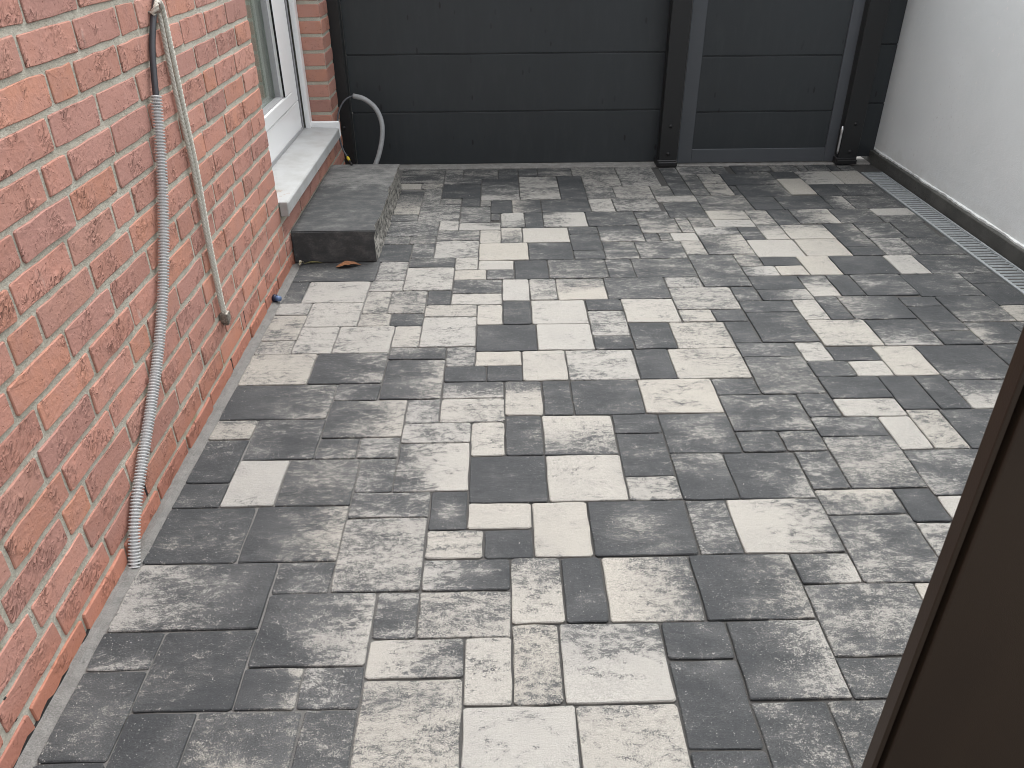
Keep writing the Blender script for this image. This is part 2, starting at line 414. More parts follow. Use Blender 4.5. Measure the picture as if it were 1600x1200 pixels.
STONES = [(-313,847,-96,1142,68,''), (-932,1288,-577,1507,45,'L'), (119,1070,356,1288,80,'B'), (-577,1179,-313,1398,46,'R'), (-790,1070,-577,1288,18,''), (509,1070,727,1288,42,'R'), (-96,774,141,1070,85,''), (727,1179,998,1398,50,''), (509,774,668,1070,34,''), (468,1288,727,1507,32,'R'), (-646,774,-427,1070,40,''), (356,960,509,1179,16,''), (-434,1398,-210,1671,62,''), (141,774,356,1070,76,''), (-932,960,-790,1179,25,''), (242,1288,468,1507,68,'L'), (880,1398,1104,1653,48,''), (228,1507,501,1726,13,'C'), (616,1507,880,1726,80,'L'), (-690,1507,-434,1726,38,'R'), (-932,1507,-690,1726,17,''), (-210,1252,11,1398,62,''), (-790,774,-646,1070,18,''), (11,1070,119,1288,70,''), (-313,1142,-96,1252,66,'L'), (991,1763,1211,2018,52,''), (-932,2164,-578,2383,28,'R'), (123,1726,351,1945,85,''), (-104,1726,123,1945,5,''), (-323,1781,-104,2018,72,'R'), (662,1726,880,1945,32,'R'), (11,1288,138,1507,72,'B'), (-427,774,-313,1070,40,''), (-647,1726,-434,1945,40,''), (-96,1070,11,1252,80,''), (73,1507,228,1726,88,''), (728,2055,991,2274,36,''), (-578,2055,-323,2274,50,'R'), (123,1945,351,2164,70,'T'), (501,1945,728,2164,22,'C'), (138,1288,242,1507,12,''), (-798,1945,-578,2164,34,''), (-210,1398,11,1507,42,'L'), (-447,1070,-313,1179,42,''), (668,774,967,1070,40,''), (468,2164,728,2383,84,''), (-577,1070,-447,1179,40,'R'), (356,1179,509,1288,15,''), (501,1726,662,1945,28,'T'), (1546,2347,1819,2602,13,'B'), (-798,1726,-647,1945,85,''), (-932,1179,-790,1288,30,'B'), (-424,2274,-210,2547,38,'R'), (232,2164,468,2383,22,''), (501,1507,616,1726,45,''), (880,2274,1103,2529,44,''), (1211,1726,1546,1945,42,''), (-688,2383,-424,2602,26,'R'), (615,2383,880,2602,78,''), (351,1836,501,2055,20,''), (727,1070,998,1179,38,''), (232,2383,484,2602,75,''), (-313,1252,-210,1398,45,''), (-932,2383,-688,2602,80,''), (880,1653,1104,1763,60,'T'), (-434,1672,-210,1781,46,''), (-932,1836,-798,2055,15,''), (356,738,509,960,20,''), (727,1398,880,1507,55,'R'), (-577,1398,-434,1507,40,''), (-104,1617,73,1726,92,''), (987,2639,1210,2894,26,''), (-210,1507,-58,1617,75,''), (-318,2639,-102,2894,78,''), (-102,2602,133,2821,7,''), (1210,2602,1442,2821,82,''), (-210,2128,4,2274,76,''), (-932,3260,-562,3478,26,''), (1442,2602,1666,2821,42,'B'), (879,3150,1093,3515,40,''), (4,1945,123,2164,22,''), (-641,2602,-424,2821,78,''), (660,2602,880,2821,74,''), (-210,1617,-104,1781,12,'C'), (133,2602,348,2821,93,''), (-58,1507,73,1617,8,''), (1412,2821,1666,3040,32,'L'), (880,1763,991,1945,45,''), (1819,2785,2046,3022,30,'B'), (1774,3023,2046,3260,22,'R'), (719,2931,987,3150,65,''), (1317,1945,1429,2164,74,''), (1103,2238,1317,2383,22,''), (-323,2018,-104,2128,72,''), (991,2018,1211,2128,42,''), (70,2383,232,2602,92,''), (-847,3040,-578,3260,80,''), (1384,2383,1546,2602,90,''), (1104,1617,1211,1763,10,''), (4,2164,133,2383,74,'B'), (120,2821,348,3040,92,''), (450,3040,719,3260,36,''), (1429,1945,1759,2164,30,''), (-434,1781,-323,1945,50,''), (351,1726,501,1836,65,''), (498,2821,719,3040,82,''), (-793,2821,-578,3040,80,''), (1317,2164,1441,2383,12,''), (1103,2128,1317,2238,78,''), (-104,1945,4,2128,88,''), (-932,1726,-798,1836,25,''), (603,3260,879,3478,38,''), (-430,3150,-214,3406,75,''), (1211,1945,1317,2127,86,''), (1930,3260,2204,3478,36,''), (498,2602,660,2821,22,''), (214,3260,481,3478,42,''), (1549,3040,1774,3260,32,''), (484,2383,615,2602,15,''), (-793,2602,-641,2821,80,''), (1441,2164,1546,2383,14,''), (1534,3260,1791,3478,12,''), (237,3040,450,3260,78,'B'), (-210,2274,4,2383,45,'B'), (1546,2164,1819,2347,60,'B'), (133,2164,232,2383,24,''), (1819,2602,2008,2785,32,'L'), (1666,2712,1819,2931,26,'B'), (348,2712,498,2931,65,''), (112,4354,342,4792,52,''), (728,1945,864,2055,32,''), (983,3515,1206,3770,52,'R'), (351,2055,501,2164,22,''), (-932,2712,-793,2931,72,''), (-578,1945,-450,2055,44,''), (-450,1945,-323,2055,55,''), (-107,3478,131,3698,88,''), (880,2529,1103,2639,36,''), (864,1945,991,2055,42,''), (1206,3478,1440,3698,90,''), (-323,2128,-210,2274,60,''), (-472,2931,-318,3150,58,''), (1973,3478,2204,3698,28,''), (-111,4354,112,4756,35,'B'), (653,3478,879,3698,45,''), (-932,2055,-798,2164,72,''), (991,2128,1103,2274,38,''), (2046,2931,2204,3150,16,''), (1440,3478,1661,3698,86,''), (-589,3807,-321,4026,42,''), (1099,4135,1379,4391,42,''), (131,3478,343,3698,22,''), (-321,3515,-107,3734,68,''), (-578,2274,-424,2383,42,''), (1661,3588,1818,3916,25,'R'), (728,2274,880,2383,36,''), (719,4573,949,4958,50,''), (453,3916,714,4135,28,''), (1093,3114,1315,3260,18,''), (-214,3114,2,3260,46,''), (2,2821,120,3040,16,''), (-424,2548,-210,2639,42,''), (-102,2493,70,2602,94,''), (493,3698,714,3916,38,'B'), (1210,2493,1384,2602,6,''), (1104,1398,1345,1617,65,''), (108,3698,343,3898,90,''), (-210,2383,-59,2493,8,''), (-439,4026,-218,4281,48,''), (58,3260,214,3478,18,''), (1103,2383,1252,2493,32,''), (1433,3698,1661,3898,76,'B'), (1930,4135,2204,4354,32,''), (223,4135,492,4354,20,''), (987,2894,1210,3004,24,''), (1381,3260,1534,3478,90,''), (1539,4135,1806,4354,15,''), (-589,4135,-439,4537,46,'B'), (223,3916,453,4135,66,'R'), (-606,4683,-336,4975,40,''), (-318,2894,-102,3004,74,''), (1315,3040,1442,3260,64,'B'), (-424,2639,-318,2821,75,''), (1768,3916,1993,4135,34,''), (880,2639,987,2821,20,''), (895,4026,1099,4281,28,''), (342,4354,492,4792,14,''), (1818,3698,2012,3916,36,''), (624,4135,873,4354,46,''), (1338,4573,1653,4792,20,'R'), (714,3807,915,4026,48,''), (1552,3916,1768,4135,52,'R'), (2,3040,120,3259,88,''), (1093,3004,1315,3114,46,'R'), (-589,3478,-430,3698,20,''), (120,3040,237,3260,65,''), (493,3478,653,3698,42,''), (1252,2383,1384,2493,88,''), (-214,3004,2,3114,78,''), (1379,4354,1653,4573,18,'R'), (-59,2383,70,2493,5,''), (1791,3260,1930,3478,88,''), (-578,2931,-472,3150,72,''), (-210,2493,-102,2639,55,''), (1315,2821,1412,3040,42,''), (-562,3260,-430,3478,60,''), (1103,2493,1210,2639,78,''), (1818,3478,1973,3698,52,''), (1666,2602,1819,2712,32,''), (348,2602,498,2712,28,''), (-336,4391,-111,4646,12,''), (989,4391,1099,4958,28,''), (2012,3698,2183,3916,26,''), (1442,3040,1549,3260,25,''), (-102,2821,2,3004,90,''), (-932,2602,-793,2712,68,''), (1210,2821,1315,3004,80,''), (481,3260,603,3478,30,''), (1961,4354,2204,4573,28,''), (343,3588,493,3807,20,''), (-218,3989,-54,4245,42,''), (1806,4573,2033,4828,68,'R'), (655,4354,873,4573,52,''), (-321,3734,-107,3880,46,''), (-430,3406,-214,3515,35,''), (-932,3040,-847,3260,30,''), (492,4573,719,4792,50,''), (719,2821,856,2931,70,''), (348,2931,498,3040,24,''), (1653,4388,1806,4683,88,''), (-450,2821,-318,2931,28,''), (856,2821,987,2931,20,''), (-578,2821,-450,2931,70,''), (-932,2931,-793,3040,72,''), (442,4792,719,4975,45,''), (64,4135,223,4354,35,'L'), (1379,4135,1539,4354,12,''), (1099,3989,1313,4135,72,'L'), (719,3150,879,3260,58,''), (1313,3698,1433,3916,62,'B'), (2046,3150,2204,3260,26,''), (2033,4573,2204,4829,80,''), (987,3004,1093,3150,26,''), (-318,3004,-214,3150,30,''), (1099,4391,1198,4792,34,''), (-578,3150,-430,3260,68,''), (1666,2931,1819,3022,26,''), (1206,3369,1381,3478,6,''), (1433,3899,1552,4135,18,''), (0,3916,126,4135,62,'T'), (983,3770,1206,3880,55,'L'), (492,4354,655,4573,44,''), (0,3698,108,3916,62,'T'), (-225,4756,-12,4958,34,''), (1093,3260,1248,3369,66,'R'), (-107,3369,58,3478,92,''), (-430,3515,-321,3698,42,''), (1313,3916,1433,4135,55,''), (1806,4354,1961,4573,12,''), (-214,3260,-68,3369,86,''), (492,4135,624,4354,60,''), (-218,3880,0,3989,65,''), (879,3515,983,3698,62,''), (1099,3880,1313,3989,76,''), (1099,4792,1313,4975,40,''), (1093,3369,1206,3515,60,''), (1819,2271,2008,2602,22,''), (-439,4281,-336,4573,46,''), (1993,3916,2204,4026,40,''), (1806,4135,1930,4354,40,'R'), (1661,3478,1818,3588,24,''), (1211,1617,1467,1726,85,''), (1198,4391,1338,4610,54,''), (126,3899,223,4135,20,''), (1248,3260,1381,3369,88,''), (-214,3369,-107,3515,78,''), (-54,4135,64,4354,14,''), (343,3478,493,3588,26,''), (-107,3698,0,3879,72,''), (1206,3698,1313,3880,25,''), (2046,2786,2204,2931,72,''), (-68,3260,58,3369,48,''), (1993,4026,2204,4135,82,''), (229,4792,442,4958,38,''), (873,4281,1099,4391,58,''), (714,4026,895,4135,36,''), (343,3807,493,3916,25,''), (-589,3698,-452,3807,38,''), (983,3880,1099,4026,48,''), (1198,4610,1338,4792,52,''), (850,3698,983,3807,92,''), (-452,3698,-321,3807,45,''), (-336,4646,-111,4756,36,''), (873,4391,989,4573,42,''), (-589,4026,-439,4135,38,''), (915,3807,983,4026,54,''), (-321,3880,-218,4026,68,''), (-12,4757,112,4958,26,''), (1910,4829,2049,5012,38,''), (1653,4683,1806,4829,12,''), (-336,4756,-225,4958,42,''), (1726,4829,1852,5012,40,''), (-218,4245,-111,4391,18,''), (112,4792,229,4958,22,''), (1442,4792,1547,4975,24,''), (-606,4573,-464,4683,95,''), (-336,4281,-218,4391,42,''), (1313,4792,1406,4975,40,''), (-464,4573,-336,4683,55,''), (714,3698,788,3807,42,''), (1548,4850,1688,4960,34,''), (788,3698,850,3807,42,''), (2114,4829,2204,4975,40,''), (2008,2490,2204,2785,36,''), (1338,4390,1378,4570,20,''), (-52,4020,-2,4130,40,''), (-112,4250,-52,4350,46,''), (2048,4830,2108,4960,20,''), (1858,4830,1908,4960,34,''), (1688,4830,1728,4960,46,''), (1548,4790,1648,4830,40,''), (-932,738,-790,960,20,''), (998,1103,1230,1398,88,''), (2008,2380,2198,2490,20,''), (2008,2160,2198,2380,34,''), (1818,2160,2008,2270,46,''), (1758,1940,1938,2160,46,''), (1938,2050,2158,2160,20,''), (2158,2010,2198,2160,46,''), (1938,1940,2158,2050,20,''), (2158,1900,2198,2010,40,''), (1548,1720,1808,1940,28,''), (1808,1720,1948,1940,28,''), (1948,1790,2158,1940,40,''), (2158,1790,2198,1900,20,''), (1948,1640,2088,1790,46,''), (2088,1570,2198,1790,20,''), (1468,1610,1648,1720,46,''), (1648,1610,1868,1720,20,''), (1868,1610,1948,1720,40,''), (1948,1420,2088,1640,28,''), (1348,1400,1468,1620,20,''), (1468,1390,1688,1610,34,''), (1688,1390,1828,1610,20,''), (1828,1390,1948,1610,20,''), (2088,1420,2198,1570,20,''), (1948,1270,2198,1420,40,''), (1228,1290,1468,1400,34,''), (1468,1240,1688,1390,46,''), (1688,1170,1868,1390,34,''), (1868,1170,1948,1390,20,''), (1228,1070,1448,1290,20,''), (1948,1160,2168,1270,46,''), (1468,1020,1608,1240,46,''), (1608,1020,1688,1240,46,''), (1688,950,1908,1170,28,''), (1908,1060,1948,1170,20,''), (1948,1050,2088,1160,46,''), (2088,940,2168,1160,20,''), (998,880,1218,1100,46,''), (1228,850,1448,1070,20,''), (1908,950,1948,1060,46,''), (1948,830,2088,1050,34,''), (1468,800,1688,1020,46,''), (1688,730,1908,950,28,''), (1908,840,1948,950,20,''), (2088,720,2168,940,28,''), (998,660,1228,880,28,''), (-312,630,-172,850,28,''), (-172,700,-102,850,40,''), (1228,740,1368,850,46,''), (1368,630,1448,850,40,''), (1908,620,1948,840,34,''), (1948,720,2088,830,34,''), (1468,580,1688,800,46,''), (-792,620,-572,770,40,''), (-572,620,-352,770,34,''), (-352,620,-312,770,46,''), (-102,660,158,770,40,''), (158,550,358,770,20,''), (508,660,688,770,40,''), (688,620,948,770,46,''), (-932,520,-792,740,28,''), (358,520,508,740,40,''), (1228,520,1368,740,28,''), (1688,510,1828,730,40,''), (1828,620,1908,730,46,''), (1948,570,2128,720,46,''), (2128,610,2168,720,46,''), (-172,590,-102,700,40,''), (-102,550,78,660,28,''), (78,550,158,660,40,''), (508,440,648,660,28,''), (648,440,688,660,28,''), (998,440,1218,660,20,''), (-312,420,-172,630,40,''), (1368,520,1448,630,40,''), (-792,470,-532,620,46,''), (-532,420,-392,620,40,''), (-392,420,-312,620,46,''), (688,510,948,620,28,''), (1828,420,1948,620,28,''), (2128,500,2198,610,34,''), (-172,480,-102,590,28,''), (1468,470,1608,580,28,''), (1608,430,1688,580,46,''), (1948,460,2088,570,46,''), (2088,420,2128,570,34,''), (-102,420,78,550,28,''), (78,420,218,550,46,''), (218,420,358,550,34,''), (-932,420,-792,520,40,''), (358,420,498,520,46,''), (1228,420,1368,520,46,''), (1368,420,1448,520,46,''), (688,420,948,510,34,''), (1688,420,1828,510,28,''), (2128,420,2198,500,34,''), (-172,420,-102,480,20,''), (-792,420,-532,470,34,''), (1468,420,1608,470,40,''), (1948,420,2088,460,40,'')]
N_SINGLE = 296

def stone_geo(x0, y0, x1, y1, wt, d):
    g = 0.0025
    big = min(x1-x0, y1-y0)
    V, Fs = slab((x1-x0)-2*g, (y1-y0)-2*g, 0.02, rnd.uniform(0.003, 0.0075), 0.0024, 0.0017, 0.045, 0.0001)
    cx, cyy = (x0+x1)/2, (y0+y1)/2
    tx, ty, dz = rnd.uniform(-0.008, 0.008), rnd.uniform(-0.008, 0.008), rnd.uniform(-0.0014, 0.0014)
    seed, warm = rnd.random(), rnd.random()
    gx = {'L': -1, 'R': 1}.get(d, 0); gy = {'T': 1, 'B': -1}.get(d, 0)
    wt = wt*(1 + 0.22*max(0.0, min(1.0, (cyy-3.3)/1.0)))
    VV, tone = [], []
    for u, v, n in V:
        t = 0.03 + 0.90*(wt/100.0)**1.22 + 0.26*(gx*u/((x1-x0)/2) + gy*v/((y1-y0)/2))
        if d == 'C': t += 0.34 if u == 0 and v == 0 else -0.03
        VV.append((cx+u, cyy+v, n + dz + tx*u + ty*v)); tone.append((t, seed, warm, 1))
    return VV, Fs, tone
acc_v, acc_f, acc_t = [], [], []
for i, (x0, y0, x1, y1, wt, d) in enumerate(STONES):
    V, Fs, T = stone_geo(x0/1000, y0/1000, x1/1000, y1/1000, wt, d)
    if i < N_SINGLE:
        cx, cyy = (x0+x1)/2000, (y0+y1)/2000
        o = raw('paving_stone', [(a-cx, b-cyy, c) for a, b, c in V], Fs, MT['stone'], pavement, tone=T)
        o.location = (cx, cyy, 0)
    else:
        k = len(acc_v); acc_v += V; acc_t += T; acc_f += [tuple(q+k for q in f) for f in Fs]
o = raw('further_paving_stones', acc_v, acc_f, MT['stone'], pavement, tone=acc_t); o['kind'] = 'stuff'
# haunch of jointing mortar along the foot of the brick wall
vs_, fs_ = [], []
N = 150
for i in range(N+1):
    y = -0.2 + (3.46+0.2)*i/N
    vs_ += [(-0.9755, y, 0.004+rnd.uniform(-0.002, 0.003)), (-0.950+rnd.uniform(-0.004, 0.004), y, 0.0015+rnd.uniform(-0.001, 0.002)), (-0.926+rnd.uniform(-0.006, 0.007), y, -0.008)]
    if i:
        a = 3*(i-1); b = 3*i
        fs_ += [(a, a+1, b+1, b), (a+1, a+2, b+2, b+1)]
raw('mortar_haunch', vs_, fs_, mat_concrete('haunch_mortar', (0.125, 0.123, 0.117), (0.175, 0.172, 0.163), 30.0), pavement)
# concrete edging under the gate
bm = bmesh.new(); box(bm, -0.90, 2.34, 4.965, 5.14, -0.05, 0.006, bev=0.004)
tag(obj('edging_kerb', bm, mat_concrete('pale_edging', (0.17, 0.165, 0.155), (0.27, 0.265, 0.25), 20.0), pavement), None)

# ================================================================ BRICK HOUSE
XW = -0.968
Y_OPEN0, Y_OPEN1, Z_SILL, WALL_H, Y_END, Y_START = 3.392, 4.765, 0.235, 2.7, 4.990, -0.3
house = empty('brick_house', (XW-0.1, 2.3, 0))
tag(house, 'red brick house with white framed window and pale metal sill', 'house')
XM = XW - 0.0034                      # mortar face, behind the brick faces
bm = bmesh.new()
box(bm, XW-0.36, XM, Y_START, Y_OPEN0-0.006, -0.09, WALL_H)
box(bm, XW-0.36, XM, Y_OPEN0-0.006, Y_OPEN1+0.006, -0.09, Z_SILL)
box(bm, XW-0.36, XM, Y_OPEN1+0.006, Y_END-0.004, -0.09, WALL_H)
box(bm, XW-0.36, XM, Y_OPEN0-0.006, Y_OPEN1+0.006, 2.35, WALL_H)
obj('mortar', bm, MT['mortar'], house)
PERP = {-1: [-0.395, -0.155, 0.085, 0.325, 0.565, 0.805, 1.045, 1.285, 1.521, 1.757, 1.997, 2.237, 2.484, 2.726, 2.964, 3.178], 0: [-0.471, -0.231, 0.009, 0.249, 0.489, 0.729, 0.969, 1.212, 1.458, 1.698, 1.937, 2.172, 2.407, 2.661, 2.903, 3.023, 3.263], 1: [-0.283, -0.043, 0.197, 0.437, 0.677, 0.917, 1.157, 1.399, 1.639, 1.774, 2.014, 2.249, 2.491, 2.733, 2.975, 3.206, 3.315], 2: [-0.344, -0.104, 0.136, 0.376, 0.616, 0.856, 1.096, 1.35, 1.462, 1.704, 1.945, 2.186, 2.427, 2.668, 2.909, 3.15], 3: [-0.278, -0.038, 0.202, 0.442, 0.682, 0.922, 1.162, 1.402, 1.647, 1.889, 2.13, 2.372, 2.485, 2.724, 2.965, 3.206], 4: [-0.335, -0.095, 0.145, 0.385, 0.625, 0.865, 1.105, 1.345, 1.591, 1.829, 1.953, 2.187, 2.426, 2.661, 2.902, 3.135], 5: [-0.284, -0.044, 0.196, 0.436, 0.676, 0.916, 1.156, 1.396, 1.644, 1.886, 2.13, 2.373, 2.598, 2.836, 2.965, 3.205], 6: [-0.35, -0.11, 0.13, 0.37, 0.61, 0.85, 1.09, 1.33, 1.575, 1.816, 2.06, 2.297, 2.425, 2.65, 2.889, 3.137], 7: [-0.296, -0.056, 0.184, 0.424, 0.664, 0.904, 1.144, 1.384, 1.504, 1.753, 1.993, 2.231, 2.47, 2.708, 2.95, 3.194], 8: [-0.472, -0.232, 0.008, 0.248, 0.488, 0.728, 0.968, 1.208, 1.448, 1.693, 1.935, 2.06, 2.3, 2.54, 2.655, 2.896, 3.124], 9: [-0.401, -0.161, 0.079, 0.319, 0.559, 0.799, 1.039, 1.279, 1.519, 1.761, 2.003, 2.243, 2.482, 2.721, 2.947, 3.191], 10: [-0.48, -0.24, 0.0, 0.24, 0.48, 0.72, 0.96, 1.2, 1.44, 1.68, 1.801, 2.039, 2.282, 2.526, 2.769, 2.889, 3.126], 11: [-0.394, -0.154, 0.086, 0.326, 0.566, 0.806, 1.046, 1.286, 1.526, 1.766, 2.006, 2.251, 2.492, 2.732, 2.96, 3.196], 12: [-0.348, -0.108, 0.132, 0.372, 0.612, 0.852, 1.092, 1.332, 1.572, 1.812, 1.938, 2.184, 2.42, 2.656, 2.887, 3.123], 13: [-0.419, -0.179, 0.061, 0.301, 0.541, 0.781, 1.021, 1.261, 1.501, 1.741, 1.989, 2.232, 2.352, 2.579, 2.827, 3.067, 3.152], 14: [-0.364, -0.124, 0.116, 0.356, 0.596, 0.836, 1.076, 1.316, 1.556, 1.796, 2.038, 2.278, 2.518, 2.758, 2.912, 3.152]}

CP, CZ0, JT = 0.0833, 0.0577, 0.0165
acc = [[], [], []]; n_single = 0
def brick(y0, y1, k, face='x', deep=0.02, x0=None, x1=None):
    """one brick of course k; face x: seen on the wall front; face y: seen in the window reveal"""
    global n_single
    jt = JT*rnd.uniform(0.85, 1.2)
    z0, z1 = CZ0 + k*CP + jt/2, CZ0 + (k+1)*CP - jt/2
    zc, h = (z0+z1)/2, z1-z0
    head = (y1-y0) < 0.15 if face == 'x' else False
    t = rnd.choice([0.05, 0.2, 0.3, 0.35, 0.5, 0.55, 0.75]) if not head else rnd.choice([0.75, 0.9, 1.0, 0.3])
    tone = (t + rnd.uniform(-0.05, 0.05), rnd.random(), (0.25 if head else 1.0) if face == 'x' else 0.35, 1)
    if face == 'x':
        a, b = y0+jt/2*0.8, y1-jt/2*0.8
        V, Fs = slab(b-a, h, deep, 0.0045, 0.0019, 0.0019, 0.040, rnd.uniform(0, 0.0008))
        yc = (a+b)/2; pr = rnd.uniform(-0.0012, 0.0018) if k > -1 else rnd.uniform(0.0, 0.005); rz = rnd.uniform(-0.006, 0.006)
        VV = [(XW+n+pr, yc+u, zc+v+rz*u) for u, v, n in V]
        ctr = Vector((XW, yc, zc))
    else:
        V, Fs = slab(x1-x0, h, deep, 0.004, 0.003, 0.0010, 0.045, 0.0)
        xc = (x0+x1)/2
        VV = [(xc+u, Y_OPEN1-n, zc+v) for u, v, n in V]
        ctr = Vector((xc, Y_OPEN1, zc))
    vis = z0 < 1.30 and y1 > 0.55
    if vis:
        o = raw('brick', [tuple(Vector(q)-ctr) for q in VV], Fs, MT['brick'], house, tone=[tone]*len(VV))
        o.location = ctr - house.location; n_single += 1
    else:
        q0 = len(acc[0]); acc[0] += VV; acc[1] += [tuple(q+q0 for q in f) for f in Fs]; acc[2] += [tone]*len(VV)
for k in range(-1, 34):
    if k in PERP: pp = PERP[k]
    else:
        ph = 0.3 + 0.12*(k % 4) - 0.4; pp = []
        y = ph
        while y < Y_END: pp.append(y); y += rnd.choice([0.24, 0.24, 0.24, 0.12])
    ztop = CZ0 + (k+1)*CP
    if ztop > WALL_H: break
    ed = [Y_START] + [p for p in pp if Y_START+0.05 < p < Y_OPEN0-0.04]
    segs = list(zip(ed, ed[1:] + [Y_OPEN0]))
    for a, b in segs: brick(a, b, k)
    if ztop < Z_SILL + 0.03 or ztop > 2.44:                      # below / above the window
        e2 = [Y_OPEN0] + [p for p in pp if Y_OPEN0+0.05 < p < Y_END-0.05]
        if len(e2) == 1: e2 = [Y_OPEN0] + [Y_OPEN0 + 0.24*q + (0.12 if k % 2 else 0.0) for q in range(1, 7)]
        for a, b in zip(e2, e2[1:] + [Y_END]):
            if b-a > 0.03: brick(a, b, k)
    else:                                                        # the pier beyond the window
        stretch = k % 2
        brick(Y_OPEN1, Y_END, k, deep=0.06)
        if True: brick(0, 0, k, 'y', 0.012, XW-0.150, XW-0.004)
o = raw('further_bricks', acc[0], acc[1], MT['brick'], house, tone=acc[2]); o['kind'] = 'stuff'
# weep slots in the lowest courses, shade of open joints painted as black blocks
for y, k in ((2.484, -1), (1.70, 0), (1.01, 0), (2.70, 0)):
    z0 = CZ0 + k*CP + 0.008
    bx('weep_slot', MT['gap'], house, XM-0.01, XM+0.0025, y-0.0035, y+0.0035, max(z0, 0.004), CZ0+(k+1)*CP-0.008)
# black bitumen edge showing behind the mortar haunch
vs_, fs_ = [], []
for i in range(61):
    y = 0.2 + 1.25*i/60
    vs_ += [(XW+0.0035, y, 0.0), (XW+0.0035, y, 0.004 + max(0, rnd.uniform(-0.004, 0.010)))]
    if i: fs_.append((2*i-2, 2*i, 2*i+1, 2*i-1))
V2 = [(x-0.006, y, z) for x, y, z in vs_]; k = len(vs_)
raw('bitumen_edge', vs_ + V2, fs_ + [(f[3]+k, f[2]+k, f[1]+k, f[0]+k) for f in fs_] + [(2*i-1, 2*i+1, 2*i+1+k, 2*i-1+k) for i in range(1, 60)], MT['bitumen'], house)
# window: frame, sash, glass, seals, roller shutter rail
XF = -1.125
win = empty('window', (XF, 4.0, 0.35)); win.parent = house; win.location = Vector((XF, 4.0, 0.35)) - house.location
def wpart(name, mat, *a, bev=0.004):
    bm = bmesh.new(); box(bm, *a, bev=bev, seg=2)
    me = bpy.data.meshes.new(name); bm.to_mesh(me); bm.free()
    o = bpy.data.objects.new(name, me); COL.objects.link(o); me.materials.append(mat); o.parent = win
    o.location = -Vector((XF, 4.0, 0.35)); return o
ZT = 2.33
wpart('bottom_frame', MT['upvc'], XF-0.07, XF, 3.395, 4.655, 0.322, 0.488)
wpart('bottom_sash_rail', MT['upvc'], XF-0.085, XF+0.006, 3.47, 4.51, 0.495, 0.560)
wpart('side_frame', MT['upvc'], XF-0.07, XF, 4.525, 4.655, 0.490, ZT)
wpart('sash_stile', MT['upvc'], XF-0.085, XF+0.006, 4.368, 4.518, 0.562, ZT-0.1)
wpart('side_frame', MT['upvc'], XF-0.07, XF, 3.395, 3.462, 0.490, ZT)
wpart('sash_stile', MT['upvc'], XF-0.085, XF+0.006, 3.47, 3.545, 0.562, ZT-0.1)
wpart('top_frame', MT['upvc'], XF-0.07, XF, 3.464, 4.523, ZT-0.09, ZT)
wpart('gasket', MT['gap'], XF-0.004, XF+0.0045, 4.361, 4.367, 0.565, ZT-0.1, bev=0.0)
wpart('glazing_bead', MT['trim'], XF-0.047, XF-0.020, 4.352, 4.367, 0.565, ZT-0.1, bev=0.003)
wpart('gasket', MT['trim'], XF-0.045, XF-0.006, 3.547, 4.36, 0.5605, 0.568, bev=0.001)
wpart('rail_groove', MT['gap'], XF-0.03, XF-0.012, 4.657, 4.76, 0.322, ZT, bev=0.0)
wpart('seal_strip', MT['trim'], XF-0.010, XF+0.004, 4.676, 4.688, 0.327, ZT, bev=0.002)
wpart('shutter_rail', MT['upvc'], XF+0.009, XF+0.037, 4.700, 4.763, 0.324, ZT, bev=0.003)
wpart('pane', MT['glass'], XF-0.054, XF-0.048, 3.547, 4.366, 0.563, ZT-0.1, bev=0.0)
# net curtain folds and the room behind the pane
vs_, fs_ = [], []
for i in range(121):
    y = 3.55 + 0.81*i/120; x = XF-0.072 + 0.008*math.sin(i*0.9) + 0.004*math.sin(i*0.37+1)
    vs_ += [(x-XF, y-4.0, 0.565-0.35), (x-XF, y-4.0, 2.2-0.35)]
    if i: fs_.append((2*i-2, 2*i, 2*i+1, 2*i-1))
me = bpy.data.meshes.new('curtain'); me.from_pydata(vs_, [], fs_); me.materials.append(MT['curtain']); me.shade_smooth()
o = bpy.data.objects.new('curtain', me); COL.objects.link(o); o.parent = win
bm = bmesh.new(); box(bm, XF-1.2, XF-0.265, 3.2, 4.9, 0.2, 2.4)
bmesh.ops.delete(bm, geom=[f for f in bm.faces if f.normal.x > 0.9 or abs(f.calc_center_median().x-(XF-0.265)) < 1e-4], context='FACES')
obj('room', bm, MT['room'], house)
# sill: sloping metal tray with dropped nose, upstand at the frame and end cap
bm = bmesh.new()
prof = [(XF+0.001, 0.326), (XW-0.03, 0.317), (-0.936, 0.314), (-0.932, 0.309), (-0.932, 0.262), (-0.936, 0.258), (-0.942, 0.262), (-0.944, 0.298), (XF+0.001, 0.311)]
ring = []
for y in (3.398, 4.735): ring.append([bm.verts.new((x, y, z)) for x, z in prof])
for i in range(len(prof)): bm.faces.new((ring[0][i], ring[0][(i+1) % len(prof)], ring[1][(i+1) % len(prof)], ring[1][i]))
bm.faces.new(ring[0]); bm.faces.new(ring[1][::-1])
bmesh.ops.recalc_face_normals(bm, faces=bm.faces)
sill = obj('window_sill', bm, MT['sill'], house)
def spart(name, mat, *a, bev=0.002):
    bm = bmesh.new(); box(bm, *a, bev=bev); me = bpy.data.meshes.new(name); bm.to_mesh(me); bm.free(); me.materials.append(mat)
    o = bpy.data.objects.new(name, me); COL.objects.link(o); o.parent = sill; return o
spart('end_cap', MT['upvc'], XF+0.02, -0.928, 4.737, 4.757, 0.262, 0.352, bev=0.006)
spart('end_cap', MT['sill'], -0.967, -0.930, 3.386, 3.397, 0.256, 0.322, bev=0.003)
spart('upstand', MT['trim'], XF+0.002, XF+0.006, 3.40, 4.65, 0.327, 0.345, bev=0.0)
